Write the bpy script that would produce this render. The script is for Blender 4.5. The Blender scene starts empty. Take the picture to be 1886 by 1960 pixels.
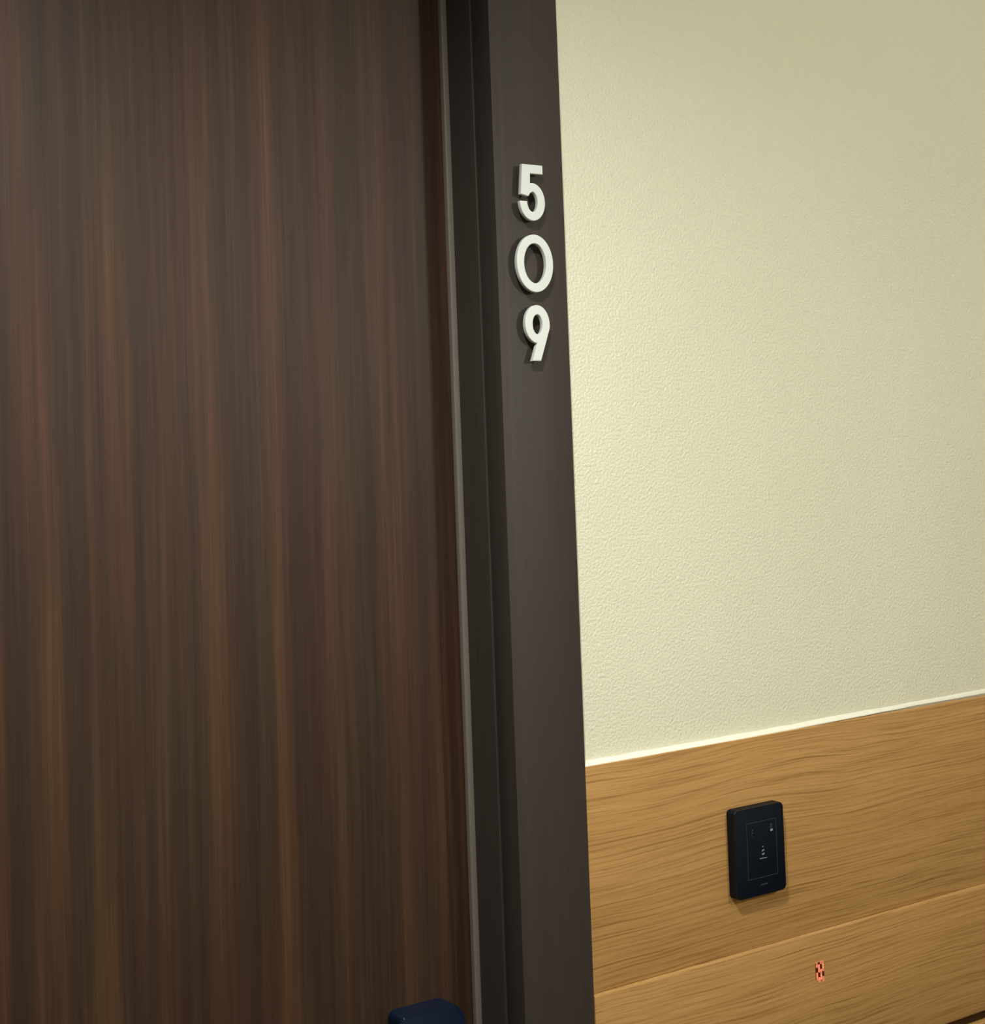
import bpy, bmesh, math, random
from mathutils import Vector, Matrix

random.seed(7)
scene = bpy.context.scene
COL = scene.collection

# ------------------------------------------------------------------ camera
# photograph frame 1886 x 1960, focal length in pixels, principal point, axes
W, H, F = 1886.0, 1960.0, 2800.0
CX, CY = 943.0, 785.0                       # the picture is a crop: shifted lens
CAM = Vector((0.0, -1.47, 1.5))
dx = Vector((5265 - CX, 730 - CY, F)).normalized()       # world X in image axes
uz = Vector((-0.0365, -1.0, 0.0367))
uz = (uz - dx * uz.dot(dx)).normalized()                 # world Z in image axes
yy = uz.cross(dx)                                        # world Y in image axes
cd = bpy.data.cameras.new('camera')
cam = bpy.data.objects.new('camera', cd)
COL.objects.link(cam)
rx = Vector((dx.x, yy.x, uz.x))
ry = -Vector((dx.y, yy.y, uz.y))
rz = -Vector((dx.z, yy.z, uz.z))
m = Matrix((rx, ry, rz)).transposed().to_4x4()
m.translation = CAM
cam.matrix_world = m
cd.sensor_fit = 'VERTICAL'
cd.sensor_height = 36.0
cd.lens = 36.0 * F / H
cd.shift_x = -(CX - W / 2) / H
cd.shift_y = (CY - H / 2) / H
cd.clip_start = 0.02
scene.camera = cam

# ------------------------------------------------------------------ world, exposure
world = bpy.data.worlds.new('world')
scene.world = world
world.use_nodes = True
world.node_tree.nodes['Background'].inputs[0].default_value = (0.9, 0.85, 0.7, 1)
world.node_tree.nodes['Background'].inputs[1].default_value = 0.05
scene.view_settings.view_transform = 'Standard'
scene.view_settings.look = 'None'
scene.view_settings.gamma = 1.0
scene.view_settings.exposure = 0.17
scene.view_settings.use_curve_mapping = False

CEIL = 2.45
# ceiling downlights: x, y, watts, beam angle
DOWNLIGHTS = [(0.32, -0.88, 92.0, 158.0), (3.0, -0.88, 12.0, 176.0)]
# wall lamp across the corridor: x, z, watts
SCONCE = (1.62, 1.95, 10.5)
LIGHT_COL = (0.985, 1.0, 0.925)


# ------------------------------------------------------------------ material helpers
def lin(c):
    out = []
    for v in c:
        v /= 255.0
        out.append(v / 12.92 if v <= 0.04045 else ((v + 0.055) / 1.055) ** 2.4)
    return (*out, 1.0)


class NT:
    def __init__(self, name):
        self.m = bpy.data.materials.new(name)
        self.m.use_nodes = True
        self.t = self.m.node_tree
        self.b = self.t.nodes['Principled BSDF']
        self._co = None

    def n(self, kind, **kw):
        nd = self.t.nodes.new(kind)
        for k, v in kw.items():
            if hasattr(nd, k):
                setattr(nd, k, v)
        return nd

    def link(self, a, b):
        self.t.links.new(a, b)

    def coord(self):
        if self._co is None:
            self._co = self.n('ShaderNodeTexCoord').outputs['Object']
        return self._co

    def mapped(self, scale, src=None, loc=(0, 0, 0)):
        mp = self.n('ShaderNodeMapping')
        mp.inputs['Scale'].default_value = scale
        mp.inputs['Location'].default_value = loc
        self.link(src or self.coord(), mp.inputs['Vector'])
        return mp.outputs[0]

    def noise(self, vec, scale=1.0, detail=3.0, rough=0.55, dist=0.0):
        nd = self.n('ShaderNodeTexNoise')
        nd.inputs['Scale'].default_value = scale
        nd.inputs['Detail'].default_value = detail
        nd.inputs['Roughness'].default_value = rough
        nd.inputs['Distortion'].default_value = dist
        self.link(vec, nd.inputs['Vector'])
        return nd.outputs[0]

    def ramp(self, fac, stops, interp='LINEAR'):
        nd = self.n('ShaderNodeValToRGB')
        cr = nd.color_ramp
        cr.interpolation = interp
        while len(cr.elements) < len(stops):
            cr.elements.new(0.5)
        for e, (p, c) in zip(cr.elements, stops):
            e.position = p
            e.color = c
        self.link(fac, nd.inputs[0])
        return nd.outputs[0]

    def mix(self, a, b, fac, mode='MIX'):
        nd = self.n('ShaderNodeMix', data_type='RGBA', blend_type=mode)
        for sock, v in ((nd.inputs[0], fac), (nd.inputs[6], a), (nd.inputs[7], b)):
            if isinstance(v, (int, float, tuple)):
                sock.default_value = v
            else:
                self.link(v, sock)
        return nd.outputs[2]

    def math(self, op, a, b=0.0):
        nd = self.n('ShaderNodeMath', operation=op)
        for sock, v in ((nd.inputs[0], a), (nd.inputs[1], b)):
            if isinstance(v, (int, float)):
                sock.default_value = v
            else:
                self.link(v, sock)
        return nd.outputs[0]

    def bump(self, height, strength, distance):
        nd = self.n('ShaderNodeBump')
        nd.inputs['Strength'].default_value = strength
        nd.inputs['Distance'].default_value = distance
        self.link(height, nd.inputs['Height'])
        self.link(nd.outputs[0], self.b.inputs['Normal'])
        return nd.outputs[0]

    def set(self, col=None, rough=None, spec=None, metal=None, emit=None, estr=0.0):
        for key, v in (('Base Color', col), ('Roughness', rough), ('Specular IOR Level', spec), ('Metallic', metal),
                       ('Emission Color', emit)):
            if v is None:
                continue
            if isinstance(v, (int, float, tuple)):
                self.b.inputs[key].default_value = v
            else:
                self.link(v, self.b.inputs[key])
        if emit is not None:
            self.b.inputs['Emission Strength'].default_value = estr
        return self.m


def plain(name, col, rough=0.5, spec=0.4, speck=0.04, scale=400.0, metal=0.0):
    t = NT(name)
    nz = t.noise(t.coord(), scale, 2)
    c = lin(col)
    a = tuple(v * (1 - speck) for v in c[:3]) + (1,)
    b = tuple(min(1, v * (1 + speck)) for v in c[:3]) + (1,)
    return t.set(t.ramp(nz, [(0.3, a), (0.7, b)]), rough, spec, metal)


def mat_wall():
    t = NT('painted_plaster')
    fine = t.noise(t.coord(), 270.0, 1.5, 0.45)
    big = t.noise(t.coord(), 2.2, 2.0, 0.5)
    c = t.ramp(big, [(0.3, lin((228, 224, 201))), (0.7, lin((233, 230, 208)))])
    t.b.inputs['Coat Weight'].default_value = 0.2
    t.b.inputs['Coat Roughness'].default_value = 0.22
    nrm = t.bump(fine, 0.45, 0.0026)
    t.link(nrm, t.b.inputs['Coat Normal'])
    return t.set(c, 0.45, 0.35)


def mat_oak():
    t = NT('oak_veneer')
    inf = t.n('ShaderNodeObjectInfo').outputs['Random']
    off = t.n('ShaderNodeCombineXYZ')
    t.link(t.math('MULTIPLY', inf, 7.0), off.inputs[0])
    t.link(t.math('MULTIPLY', inf, 3.0), off.inputs[2])
    add = t.n('ShaderNodeVectorMath', operation='ADD')
    t.link(t.coord(), add.inputs[0])
    t.link(off.outputs[0], add.inputs[1])
    base = add.outputs[0]
    # slow wander of the grain
    warp = t.noise(t.mapped((3.0, 1, 6.0), base), 1.0, 2.0, 0.45)
    sep = t.n('ShaderNodeSeparateXYZ')
    t.link(base, sep.inputs[0])
    zc = t.math('ADD', sep.outputs[2], t.math('MULTIPLY', warp, 0.032))
    cmb = t.n('ShaderNodeCombineXYZ')
    t.link(sep.outputs[0], cmb.inputs[0])
    t.link(zc, cmb.inputs[2])
    v = cmb.outputs[0]
    lines = t.noise(t.mapped((5.5, 1, 330.0), v), 1.0, 2.0, 0.55)
    broad = t.noise(t.mapped((1.4, 1, 40.0), v), 1.0, 2.0, 0.5)
    pores = t.noise(t.mapped((60.0, 1, 560.0), v), 1.0, 2.0, 0.5)
    c1 = t.ramp(lines, [(0.30, lin((142, 100, 53))), (0.46, lin((184, 139, 83))), (0.62, lin((198, 154, 96)))])
    c2 = t.ramp(broad, [(0.25, lin((176, 130, 76))), (0.75, lin((200, 155, 98)))])
    c = t.mix(c1, c2, 0.4)
    dark = t.ramp(pores, [(0.28, (0.75, 0.7, 0.64, 1)), (0.42, (1, 1, 1, 1))])
    c = t.mix(c, dark, 0.55, 'MULTIPLY')
    streak = t.ramp(t.noise(t.mapped((4.5, 1, 380.0), v, (3.1, 0, 1.7)), 1.0, 2.0, 0.5),
                    [(0.36, (0.70, 0.63, 0.55, 1)), (0.45, (1, 1, 1, 1))])
    c = t.mix(c, streak, 0.65, 'MULTIPLY')
    t.bump(pores, 0.15, 0.0006)
    return t.set(c, 0.5, 0.35)


def mat_door():
    t = NT('dark_wood_laminate')
    co = t.coord()
    warp = t.noise(t.mapped((3.0, 1, 0.8), co), 1.0, 2.0)
    sep = t.n('ShaderNodeSeparateXYZ')
    t.link(co, sep.inputs[0])
    xc = t.math('ADD', sep.outputs[0], t.math('MULTIPLY', warp, 0.014))
    cmb = t.n('ShaderNodeCombineXYZ')
    t.link(xc, cmb.inputs[0])
    t.link(sep.outputs[2], cmb.inputs[2])
    v = cmb.outputs[0]
    broad = t.noise(t.mapped((26.0, 1, 0.7), v), 1.0, 3.0, 0.6)
    mid = t.noise(t.mapped((75.0, 1, 1.2), v), 1.0, 3.0, 0.6)
    fine = t.noise(t.mapped((560.0, 1, 6.0), v), 1.0, 2.0, 0.5)
    hue = t.noise(t.mapped((14.0, 1, 1.5), v, (5, 0, 2)), 1.0, 2.0)
    c1 = t.ramp(broad, [(0.30, lin((40, 30, 26))), (0.50, lin((58, 40, 30))), (0.72, lin((98, 67, 46)))])
    c2 = t.ramp(mid, [(0.30, lin((40, 31, 27))), (0.52, lin((64, 45, 35))), (0.74, lin((96, 66, 47)))])
    c = t.mix(c1, c2, 0.45)
    tint = t.ramp(hue, [(0.35, (1.0, 0.82, 0.76, 1)), (0.65, (0.92, 1.0, 0.85, 1))])
    c = t.mix(c, tint, 0.8, 'MULTIPLY')
    fi = t.ramp(fine, [(0.3, (0.72, 0.72, 0.73, 1)), (0.7, (1.16, 1.14, 1.12, 1))])
    c = t.mix(c, fi, 0.8, 'MULTIPLY')
    t.bump(fine, 0.06, 0.0005)
    return t.set(c, 0.52, 0.3)


def mat_frame():
    t = NT('dark_frame_laminate')
    v = t.mapped((120.0, 120.0, 1.2))
    g = t.noise(v, 1.0, 3.0)
    fine = t.noise(t.coord(), 900.0, 1.0)
    c = t.ramp(g, [(0.3, lin((56, 50, 47))), (0.7, lin((64, 56, 52)))])
    sp = t.ramp(fine, [(0.3, (0.9, 0.9, 0.9, 1)), (0.7, (1.06, 1.06, 1.06, 1))])
    return t.set(t.mix(c, sp, 1.0, 'MULTIPLY'), 0.55, 0.3)


M = {
    'wall': mat_wall(),
    'oak': mat_oak(),
    'door': mat_door(),
    'frame': mat_frame(),
    'gasket': plain('grey_rubber_seal', (118, 110, 104), 0.5, 0.3),
    'digit': plain('white_acrylic', (222, 226, 224), 0.45, 0.4, 0.01),
    'caulk': plain('white_caulk', (246, 243, 228), 0.5, 0.4, 0.02, 90.0),
    'glass': plain('black_glass', (8, 19, 31), 0.3, 0.3, 0.06),
    'plastic': plain('black_plastic', (9, 16, 25), 0.55, 0.2, 0.06),
    'line': plain('faint_grey_print', (56, 67, 75), 0.4, 0.3),
    'icon': plain('pale_grey_print', (138, 148, 158), 0.4, 0.3),
    'lock': plain('blue_black_lock_finish', (5, 26, 50), 0.28, 0.5, 0.08),
    'steel': plain('brushed_steel', (190, 190, 195), 0.25, 0.5, 0.03, 400, 1.0),
    'ceiling': plain('ceiling_paint', (236, 233, 222), 0.8, 0.2, 0.02, 60),
    'carpet': plain('brown_carpet', (96, 80, 64), 0.95, 0.1, 0.35, 260),
    'cavity': plain('gap_shade_brown', (74, 52, 34), 0.9, 0.1, 0.1),  # dark brown stands in for the shade inside the panelling gaps
    'base': plain('dark_skirting', (66, 54, 46), 0.5, 0.3),
}
t = NT('red_led'); M['led'] = t.set(lin((150, 60, 40)), 0.4, 0.3, None, lin((250, 148, 112)), 0.72)
t = NT('red_led_dim'); M['led_dim'] = t.set(lin((170, 90, 60)), 0.4, 0.3, None, lin((230, 140, 104)), 0.5)
t = NT('led_window'); M['led_window'] = t.set(lin((84, 34, 14)), 0.4, 0.3)
t = NT('lamp_lens'); M['lens'] = t.set((0.9, 0.9, 0.85, 1), 0.4, 0.3, None, (1.0, 0.9, 0.72, 1), 6.0)


# ------------------------------------------------------------------ mesh helpers
def box(bm, a, b, bevel=0.0, seg=2):
    """axis-aligned box from corner a to corner b"""
    x0, y0, z0 = a
    x1, y1, z1 = b
    vs = [bm.verts.new(p) for p in ((x0, y0, z0), (x1, y0, z0), (x1, y1, z0), (x0, y1, z0),
                                    (x0, y0, z1), (x1, y0, z1), (x1, y1, z1), (x0, y1, z1))]
    fs = [bm.faces.new([vs[i] for i in q]) for q in
          ((3, 2, 1, 0), (4, 5, 6, 7), (0, 1, 5, 4), (1, 2, 6, 5), (2, 3, 7, 6), (3, 0, 4, 7))]
    if bevel:
        es = list({e for f in fs for e in f.edges})
        bmesh.ops.bevel(bm, geom=es, offset=bevel, segments=seg, profile=0.5, affect='EDGES')


def prism_y(bm, pts, y0, y1, bevel=0.0, seg=2):
    """outline in XZ extruded from front y0 to back y1, front rim bevelled"""
    n = len(pts)
    fr = [bm.verts.new((p[0], y0, p[1])) for p in pts]
    bk = [bm.verts.new((p[0], y1, p[1])) for p in pts]
    ff = bm.faces.new(fr)
    bm.faces.new(bk[::-1])
    for i in range(n):
        bm.faces.new((fr[i], bk[i], bk[(i + 1) % n], fr[(i + 1) % n]))
    if bevel:
        bmesh.ops.bevel(bm, geom=list(ff.edges), offset=bevel, segments=seg, profile=0.5, affect='EDGES')


def round_rect(x0, x1, z0, z1, r, n=6):
    pts = []
    ra, rb, rc, rd = r if isinstance(r, tuple) else (r, r, r, r)
    for cx, cz, a0, r in ((x1 - ra, z1 - ra, 0, ra), (x0 + rb, z1 - rb, 90, rb), (x0 + rc, z0 + rc, 180, rc),
                          (x1 - rd, z0 + rd, 270, rd)):
        for k in range(n + 1):
            a = math.radians(a0 + 90 * k / n)
            pts.append((cx + r * math.cos(a), cz + r * math.sin(a)))
    return pts


def obj(name, bm, mat, parent=None, origin=(0, 0, 0), smooth=False):
    o3 = Vector(origin)
    bmesh.ops.recalc_face_normals(bm, faces=bm.faces)
    for v in bm.verts:
        v.co -= o3
    me = bpy.data.meshes.new(name)
    bm.to_mesh(me)
    bm.free()
    me.materials.append(M[mat] if isinstance(mat, str) else mat)
    if smooth:
        for p in me.polygons:
            p.use_smooth = True
        me.set_sharp_from_angle(angle=math.radians(38))
    o = bpy.data.objects.new(name, me)
    COL.objects.link(o)
    if parent is not None:
        o.parent = parent
        pl = Vector((0, 0, 0))
        q = parent
        while q is not None:
            pl += q.location
            q = q.parent
        o.location = o3 - pl
    else:
        o.location = o3
    return o


def empty(name, loc=(0, 0, 0)):
    o = bpy.data.objects.new(name, None)
    o.empty_display_size = 0.05
    COL.objects.link(o)
    o.location = loc
    return o


def tag(o, label, cat=None, group=None, kind=None):
    o['label'] = label
    if cat:
        o['category'] = cat
    if group:
        o['group'] = group
    if kind:
        o['kind'] = kind
    return o


def boxes(*bs, bevel=0.0, seg=2):
    bm = bmesh.new()
    for a, b in bs:
        box(bm, a, b, bevel, seg)
    return bm


# ------------------------------------------------------------------ room shell
XL, XR, YF = -4.6, 5.2, -1.85
DX0, DX1 = 0.035, 0.958        # clear door opening
FX0, FX1 = -0.069, 1.062       # outer edges of the casing
DH = 2.20                      # clear height
HZ = 2.30                      # top of casing
HOLE0, HOLE1, HOLEZ = DX0 - 0.04, DX1 + 0.042, DH + 0.04

wall = obj('wall_back', boxes(((XL, 0, 0), (HOLE0, 0.16, CEIL)), ((HOLE1, 0, 0), (XR, 0.16, CEIL)),
                              ((HOLE0, 0, HOLEZ), (HOLE1, 0.16, CEIL))), 'wall')
tag(wall, 'cream textured wall with oak panelling beside the door', 'wall', kind='structure')
tag(obj('wall_front', boxes(((XL, YF - 0.1, 0), (XR, YF, CEIL))), 'wall'), 'cream corridor wall opposite the door', 'wall', kind='structure')
tag(obj('wall_left', boxes(((XL - 0.1, YF - 0.1, 0), (XL, 0.16, CEIL))), 'wall'), 'cream end wall left of the door', 'wall', kind='structure')
tag(obj('wall_right', boxes(((XR, YF - 0.1, 0), (XR + 0.1, 0.16, CEIL))), 'wall'), 'cream end wall right of the door', 'wall', kind='structure')
tag(obj('floor', boxes(((XL - 0.1, YF - 0.1, -0.1), (XR + 0.1, 0.16, 0))), 'carpet'), 'brown carpeted corridor floor', 'floor', kind='structure')
tag(obj('ceiling', boxes(((XL - 0.1, YF - 0.1, CEIL), (XR + 0.1, 0.16, CEIL + 0.1))), 'ceiling'), 'off white corridor ceiling', 'ceiling', kind='structure')

# oak panelling on the back wall: three tiers each side of the door
P_TOP, P_SEAM, P_G1, P_G0 = 1.1254, 0.8517, 0.6690, 0.6545
YB = -0.0035                   # back of the boards: a narrow gap to the plaster


def oak_board(x0, x1, z0, z1, yf, bev):
    bm = bmesh.new()
    box(bm, (x0, yf, z0), (x1, YB, z1))
    es = [e for e in bm.edges if all(abs(v.co.y - yf) < 1e-6 for v in e.verts)
          and abs(e.verts[0].co.z - e.verts[1].co.z) < 1e-6]
    bmesh.ops.bevel(bm, geom=es, offset=bev, segments=3, profile=0.5, affect='EDGES')
    return obj('oak_panel', bm, 'oak', wall, (x0, 0, z0), True)


for x0, x1 in ((FX1 - 0.001, XR), (XL, FX0 + 0.001)):
    oak_board(x0, x1, P_SEAM, P_TOP, -0.0100, 0.0010)
    oak_board(x0, x1, P_G1, P_SEAM - 0.0002, -0.0140, 0.0036)
    oak_board(x0, x1, 0.10, P_G0, -0.0140, 0.0022)
    obj('groove_shade_backing', boxes(((x0, YB, 0.101), (x1, 0.0002, P_TOP - 0.0012))), 'cavity', wall)  # dark strip behind the boards: shade of groove and top gap as colour
    tag(obj('skirting', boxes(((x0, -0.016, 0.0), (x1, 0.0002, 0.0995)), bevel=0.002), 'base', wall), 'dark skirting board')

# uneven white bead of filler between plaster and panelling
for x0, x1 in ((FX1, XR), (XL, FX0)):
    bm = bmesh.new()
    prev = None
    n = 140
    rnd = random.Random(3)
    for i in range(n + 1):
        x = x0 + (x1 - x0) * i / n if x0 < x1 else x0
        far = min(1.0, max(0.0, (x - 1.33) / 0.35)) if x > 0 else 0.4
        wob = rnd.uniform(-1, 1) * 0.00035
        zb = P_TOP - 0.0006 + 0.0026 * far + wob * far
        yf = -0.0085 + 0.0060 * far + wob
        zt = zb + 0.0060 + rnd.uniform(-1, 1) * 0.0006
        ring = [bm.verts.new(p) for p in ((x, yf, zb), (x, yf, zb + 0.0014), (x, yf * 0.62, zb + 0.0032),
                                          (x, yf * 0.25, zt - 0.001), (x, 0.0004, zt), (x, 0.0004, zb))]
        if prev:
            for k in range(6):
                bm.faces.new((prev[k], prev[(k + 1) % 6], ring[(k + 1) % 6], ring[k]))
        else:
            bm.faces.new(ring[::-1])
        prev = ring
    bm.faces.new(prev)
    tag(obj('caulk_bead', bm, 'caulk', wall, smooth=True), 'white filler bead along the top of the panelling')

# ------------------------------------------------------------------ door frame
FY = -0.012                    # front face of the casing
SY = 0.027                     # step between casing return and jamb
GY = 0.080                     # seal in front of the leaf
trim = empty('trim_1', ((FX0 + FX1) / 2, 0, 0))
tag(trim, 'dark brown door frame carrying the white room number', 'door frame', kind='structure')
bv = 0.0017
obj('casing', boxes(((0.960, FY, 0), (FX1, SY, HZ)), bevel=bv), 'frame', trim, smooth=True)
obj('casing', boxes(((FX0, FY, 0), (DX0 - 0.002, SY, HZ)), bevel=bv), 'frame', trim, smooth=True)
obj('casing', boxes(((DX0 - 0.002, FY, DH + 0.002), (0.960, SY, HZ)), bevel=bv), 'frame', trim, smooth=True)
obj('jamb', boxes(((DX1, SY, 0), (HOLE1, 0.158, DH)), bevel=bv), 'frame', trim, smooth=True)
obj('jamb', boxes(((HOLE0, SY, 0), (DX0, 0.158, DH)), bevel=bv), 'frame', trim, smooth=True)
obj('jamb', boxes(((HOLE0, SY, DH), (HOLE1, 0.158, HOLEZ)), bevel=bv), 'frame', trim, smooth=True)
gs = 0.0082
for a, b in (((DX1 - gs, GY, 0.0), (DX1 + 0.0004, GY + 0.010, DH)), ((DX0 - 0.0004, GY, 0.0), (DX0 + gs, GY + 0.010, DH)),
             ((DX0 + gs, GY, DH - gs), (DX1 - gs, GY + 0.010, DH + 0.0004))):
    tag(obj('door_seal', boxes((a, b), bevel=0.0018, seg=3), 'gasket', trim, smooth=True), 'grey rubber door seal')

# ------------------------------------------------------------------ door leaf with lock
DY = 0.0905
door = obj('door_1', boxes(((DX0 + 0.002, DY, 0.006), (DX1 - 0.002, DY + 0.048, DH - 0.003)), bevel=0.001), 'door')
tag(door, 'dark brown wooden door with vertical streaked grain', 'door', kind='structure')
LX0, LX1, LZ1 = 0.833, 0.922, 0.8555
LXc = (LX0 + LX1) / 2
bm = bmesh.new()
prism_y(bm, round_rect(LX0, LX1, LZ1 - 0.27, LZ1, (0.024, 0.008, 0.008, 0.024), 9), DY - 0.030, DY, 0.003, 3)
lock = tag(obj('door_lock', bm, 'lock', door, (LXc, DY, LZ1 - 0.27), True), 'blue-black electronic lock case')
bm = bmesh.new()
prism_y(bm, round_rect(LX0 + 0.012, LX1 - 0.012, LZ1 - 0.105, LZ1 - 0.03, 0.006), DY - 0.0318, DY - 0.0295, 0.0006)
obj('card_reader', bm, 'glass', lock, (LXc, DY, LZ1 - 0.1), True)
bm = bmesh.new()
bmesh.ops.create_cone(bm, cap_ends=True, segments=32, radius1=0.017, radius2=0.016, depth=0.03,
                      matrix=Matrix.Translation((LX1 - 0.03, DY - 0.044, LZ1 - 0.16)) @ Matrix.Rotation(math.radians(90), 4, 'X'))
box(bm, (LX0 - 0.075, DY - 0.069, LZ1 - 0.172), (LX1 - 0.018, DY - 0.055, LZ1 - 0.148), 0.005, 3)
obj('lever_handle', bm, 'steel', lock, (LXc, DY - 0.03, LZ1 - 0.16), True)
bm = bmesh.new()
bmesh.ops.create_cone(bm, cap_ends=True, segments=28, radius1=0.010, radius2=0.010, depth=0.004,
                      matrix=Matrix.Translation((LXc, DY - 0.031, LZ1 - 0.225)) @ Matrix.Rotation(math.radians(90), 4, 'X'))
obj('keyhole_cover', bm, 'steel', lock, (LXc, DY - 0.03, LZ1 - 0.225), True)


# ------------------------------------------------------------------ room number digits
def arc(cx, cz, rx, rz, a0, a1, n):
    return [(cx + rx * math.cos(math.radians(a0 + (a1 - a0) * k / n)),
             cz + rz * math.sin(math.radians(a0 + (a1 - a0) * k / n))) for k in range(n + 1)]


DT = 0.0062                    # plate thickness
DS = 0.0070                    # stand-off from the frame


def digit(paths, pins, origin, label):
    """closed outlines in mm, relative to the origin at the digit's base; filled with holes, rounded front"""
    cu = bpy.data.curves.new('digit_outline', 'CURVE')
    cu.dimensions = '2D'
    cu.fill_mode = 'BOTH'
    bev = 0.0009
    cu.extrude = DT / 2 - bev
    cu.bevel_depth = bev
    cu.bevel_resolution = 2
    cu.offset = -bev * 0.5
    for p in paths:
        sp = cu.splines.new('POLY')
        sp.points.add(len(p) - 1)
        for q, (x, z) in zip(sp.points, p):
            q.co = (x / 1000, z / 1000, 0, 1)
        sp.use_cyclic_u = True
    tmp = bpy.data.objects.new('digit_outline', cu)
    COL.objects.link(tmp)
    dg = bpy.context.evaluated_depsgraph_get()
    me = bpy.data.meshes.new_from_object(tmp.evaluated_get(dg))
    bpy.data.objects.remove(tmp)
    bpy.data.curves.remove(cu)
    # curve plane XY -> wall plane XZ, front towards -Y
    me.transform(Matrix.Translation((0, -DS - DT / 2, 0)) @ Matrix.Rotation(math.radians(90), 4, 'X'))
    me.name = 'room_number_digit'
    me.materials.clear()
    me.materials.append(M['digit'])
    for p in me.polygons:
        p.use_smooth = True
    me.set_sharp_from_angle(angle=math.radians(40))
    o = bpy.data.objects.new('room_number_digit', me)
    COL.objects.link(o)
    o.location = origin
    for px, pz in pins:                      # stand-off pins behind the plate
        bm = bmesh.new()
        c = Vector(origin) + Vector((px / 1000, -DS / 2, pz / 1000))
        bmesh.ops.create_cone(bm, cap_ends=True, segments=12, radius1=0.002, radius2=0.002, depth=DS + 0.0008,
                              matrix=Matrix.Translation(c) @ Matrix.Rotation(math.radians(90), 4, 'X'))
        obj('mounting_pin', bm, 'steel', o, c, True)
    return tag(o, label, 'number', 'digits of the room number on the door frame')


# five: flag, stem cut at its foot, open bowl
five = [(6.0, 67.6), (35.0, 67.6), (35.0, 57.4), (16.4, 57.4)]
five += [p for p in arc(19.0, 22.6, 18.0, 22.6, 100, -180, 54)]
five += arc(19.0, 22.6, 8.0, 12.6, -180, 90, 36)
five += [(16.0, 33.6), (13.2, 29.6), (2.4, 31.6)]
digit([five], [(11, 60), (24, 5)], (0.9868, FY, 1.7922), 'white raised numeral 5 on the dark door frame, topmost of the three')
# zero: round ring
zero = [arc(0, 34.6, 26.2, 34.6, 0, 360, 72)[:-1], arc(0, 34.6, 16.4, 24.6, 0, 360, 60)[:-1][::-1]]
digit(zero, [(0, 64), (0, 5)], (1.0063, FY, 1.7054), 'white raised numeral 0 on the dark door frame, between the 5 and the 9')
# nine: closed bowl, straight slanted tail
nine = [(8.2, 0.0), (20.2, 0.0)]
nine += arc(17.2, 44.0, 17.6, 22.8, -14, 266, 60)
hole = arc(17.2, 43.8, 7.6, 12.4, 0, 360, 40)[:-1][::-1]
digit([nine, hole], [(17, 61), (16, 8)], (0.9893, FY, 1.6222), 'white raised numeral 9 on the dark door frame, lowest of the three')

# ------------------------------------------------------------------ touch panel
PX0, PX1, PZ0, PZ1 = 1.287, 1.373, 0.9240, 1.0385
PYB, PYF = -0.0100, -0.0250
panel = empty('touch_panel', (PX0 + 0.043, PYB, PZ0))
tag(panel, 'black glass doorbell touch panel mounted on the upper oak panel', 'switch panel')
bm = bmesh.new()
prism_y(bm, round_rect(PX0, PX1, PZ0, PZ1, 0.0055), PYF + 0.002, PYB, 0.0)
obj('housing', bm, 'plastic', panel, (PX0 + 0.043, PYB, PZ0), True)
bm = bmesh.new()
prism_y(bm, round_rect(PX0, PX1, PZ0, PZ1, 0.0055), PYF, PYF + 0.002, 0.0009, 3)
face = obj('glass_face', bm, 'glass', panel, (PX0 + 0.043, PYB, PZ0), True)
IX0, IX1, IZ0, IZ1 = 1.3070, 1.3595, 0.9465, 1.0195
YI = PYF - 0.00012


def flat(name, quads, mat, parent=face):
    """thin print on the glass: outlines in XZ"""
    bm = bmesh.new()
    for pts in quads:
        prism_y(bm, pts, YI, PYF + 0.0001)
    return obj(name, bm, mat, parent)


def rect(x0, x1, z0, z1):
    return [(x1, z1), (x0, z1), (x0, z0), (x1, z0)]


lw = 0.0006
flat('frame_line', [rect(IX0, IX1, IZ1 - lw, IZ1), rect(IX0, IX1, IZ0, IZ0 + lw),
                    rect(IX0, IX0 + lw, IZ0 + lw, IZ1 - lw), rect(IX1 - lw, IX1, IZ0 + lw, IZ1 - lw)], 'line')


def mm(cx, cz, pts):
    return [(cx + x / 1000, cz + z / 1000) for x, z in pts]


# service figure, top left: head over body
flat('service_icon', [mm(1.3175, 1.0065, arc(0, 3.2, 1.3, 1.3, 0, 360, 12)[:-1]),
                      mm(1.3175, 1.0065, [(1.6, 0.6), (-1.4, 0.6), (-1.9, -4.6), (1.3, -4.6)])], 'line')
flat('service_icon', [mm(1.3178, 1.0042, [(1.3, 1.5), (-1.0, 1.5), (-1.3, -1.9), (0.9, -1.9)])], 'icon')
# do-not-disturb figure, top right
flat('privacy_icon', [mm(1.3505, 1.0085, arc(0, 3.4, 1.7, 1.7, 0, 360, 12)[:-1]),
                      mm(1.3505, 1.0085, [(1.6, 1.4), (-1.6, 1.4), (-2.2, -2.0), (2.4, -2.0)])], 'line')
flat('privacy_icon', [mm(1.3510, 1.0062, [(1.6, 1.8), (-1.6, 1.8), (-2.4, -2.6), (2.4, -2.6)])], 'icon')
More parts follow.
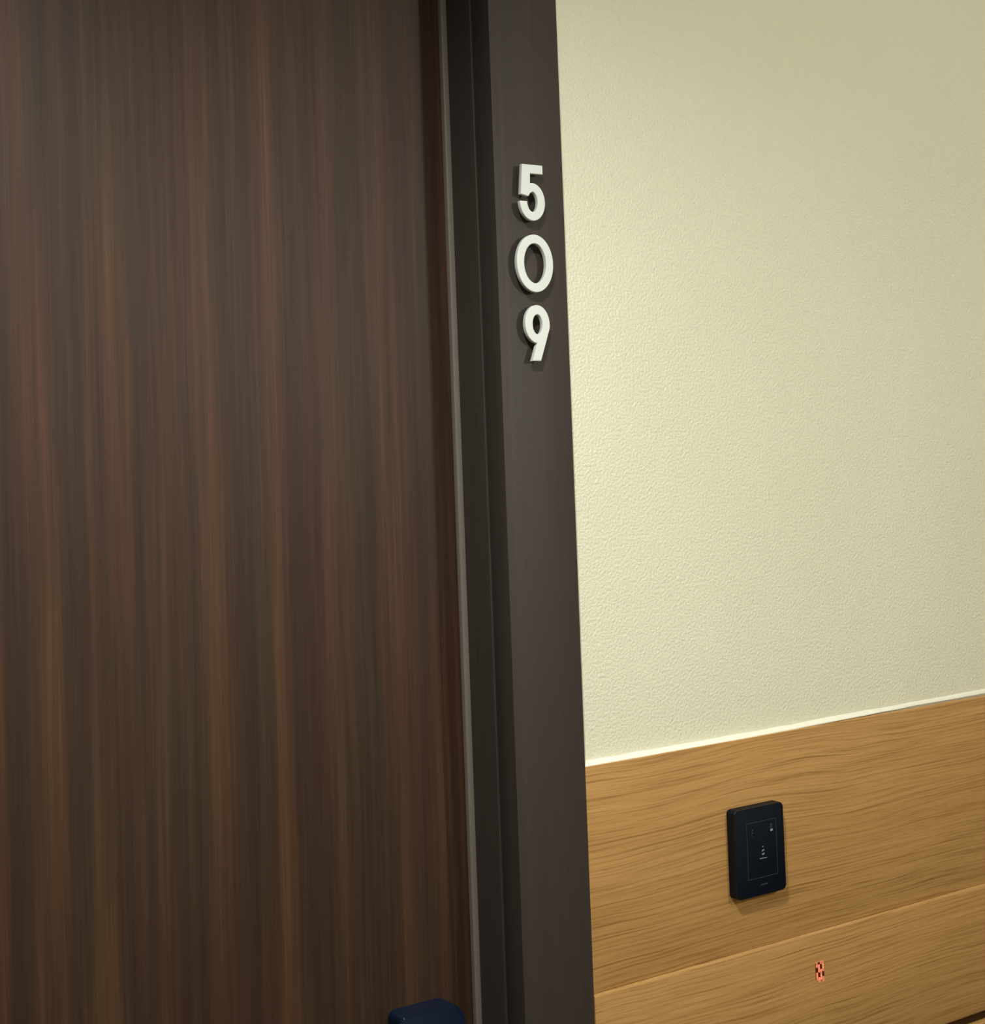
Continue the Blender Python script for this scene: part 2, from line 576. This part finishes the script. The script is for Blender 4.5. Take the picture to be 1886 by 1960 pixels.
# bell, centre
bell = [(0.9, 7.6), (-0.9, 7.6), (-1.0, 6.4), (1.0, 6.4)]
flat('bell_icon', [mm(1.3345, 0.9790, bell), mm(1.3345, 0.9790, [(2.2, 3.4), (-1.6, 2.4), (-2.2, 0.6), (2.0, 1.8)]),
                   mm(1.3345, 0.9790, [(2.8, -1.2), (-2.2, -2.0), (-1.2, -4.0), (1.6, -3.6)])], 'icon')
flat('bell_underline', [mm(1.3345, 0.9710, [(6.4, 0.45), (-6.4, 0.45), (-6.4, -0.45), (6.4, -0.45)])], 'icon')
# tiny maker's line at the foot
flat('maker_mark', [mm(1.3345, 0.9370, [(a + 1.5, 1.3 - 0.1 * (k % 2)), (a, 1.3), (a, -0.5 - 0.4 * (k % 2)), (a + 1.5, -0.5)])
                    for k, a in enumerate((-6.2, -4.1, -2.0, 0.1, 2.2, 4.3))], 'line')

# ------------------------------------------------------------------ red LED read-out set in the lower oak panel
LY = -0.0140
lx0, lz0 = 1.4305, 0.7845
led = empty('led_indicator', (lx0 + 0.0075, LY, lz0))
tag(led, 'tiny glowing red LED dot display on the lower oak panel', 'indicator light')
cw, ch = 0.0038, 0.0038
rows = ['x.xo', '##.#', '.#.#', '.##x', '#.x.', '#.#.', 'x##o', '.x.o']
bm = bmesh.new()
prism_y(bm, rect(lx0 - 0.0002, lx0 + 4 * cw + 0.0002, lz0 + ch * 1.1, lz0 + 8 * ch * 0.88), LY - 0.0004, LY + 0.0002)
obj('led_window', bm, 'led_window', led)
ch = 0.00345
for r, row in enumerate(rows):
    for c, k in enumerate(row):
        if k == '.':
            continue
        bm = bmesh.new()
        z = lz0 + (7 - r) * ch
        x = lx0 + c * cw
        g = 0.00045
        prism_y(bm, round_rect(x + g, x + cw - g, z - g * 0.5, z + ch + g * 0.5, 0.0011, 3), LY - 0.0010, LY - 0.0002)
        obj('led_dot', bm, 'led' if k == '#' else 'led_dim', led)

# ------------------------------------------------------------------ ceiling downlights
for i, (x, y, wt, beam) in enumerate(DOWNLIGHTS):
    root = empty('ceiling_downlight', (x, y, CEIL))
    tag(root, ('round recessed downlight in the ceiling before the dark door',
               'round recessed downlight in the ceiling right of the door, over the panelling')[i], 'ceiling light', 'corridor downlights')
    bm = bmesh.new()
    prof = [(0.058, 0.0), (0.062, -0.006), (0.048, -0.007), (0.044, -0.001)]
    n = 40
    rings = [[bm.verts.new((x + r * math.cos(2 * math.pi * k / n), y + r * math.sin(2 * math.pi * k / n), CEIL + z))
              for k in range(n)] for r, z in prof]
    for j in range(len(prof)):
        A, B = rings[j], rings[(j + 1) % len(prof)]
        for k in range(n):
            bm.faces.new((A[k], A[(k + 1) % n], B[(k + 1) % n], B[k]))
    obj('trim_ring', bm, 'ceiling', root, (x, y, CEIL), True)
    bm = bmesh.new()
    bmesh.ops.create_cone(bm, cap_ends=True, segments=n, radius1=0.0455, radius2=0.0455, depth=0.002,
                          matrix=Matrix.Translation((x, y, CEIL - 0.0015)))
    obj('lens', bm, 'lens', root, (x, y, CEIL), True)
    ld = bpy.data.lights.new('downlight_bulb', 'SPOT')
    ld.energy = wt
    ld.color = LIGHT_COL
    ld.spot_size = math.radians(beam)
    ld.spot_blend = 0.75
    ld.shadow_soft_size = 0.04
    lo = bpy.data.objects.new('downlight_bulb', ld)
    COL.objects.link(lo)
    lo.parent = root
    lo.location = (0, 0, -0.02)

# ------------------------------------------------------------------ round wall lamp on the opposite wall
sx, sz, sw = SCONCE
root = empty('wall_lamp', (sx, YF, sz))
tag(root, 'round frosted wall lamp on the wall opposite the panelling', 'wall lamp')


def lathe_y(prof, n=40):
    """rings (radius, y) around the lamp's axis"""
    bm = bmesh.new()
    rings = [[bm.verts.new((sx + r * math.cos(2 * math.pi * k / n), YF + y, sz + r * math.sin(2 * math.pi * k / n)))
              for k in range(n)] for r, y in prof]
    for A, B in zip(rings, rings[1:]):
        for k in range(n):
            bm.faces.new((A[k], A[(k + 1) % n], B[(k + 1) % n], B[k]))
    bm.faces.new(rings[0])
    bm.faces.new(rings[-1])
    return bm


obj('backplate', lathe_y([(0.085, 0.0), (0.085, 0.012), (0.078, 0.018)]), 'steel', root, (sx, YF, sz), True)
obj('glass_dome', lathe_y([(0.070, 0.018), (0.068, 0.035), (0.058, 0.052), (0.040, 0.063), (0.015, 0.068)]), 'lens', root,
    (sx, YF, sz), True)
ld = bpy.data.lights.new('wall_lamp_bulb', 'AREA')
ld.shape = 'DISK'
ld.size = 0.11
ld.energy = sw
ld.color = LIGHT_COL
lo = bpy.data.objects.new('wall_lamp_bulb', ld)
COL.objects.link(lo)
lo.parent = root
lo.location = (0, 0.075, 0)
lo.rotation_euler = (math.radians(90), 0, 0)
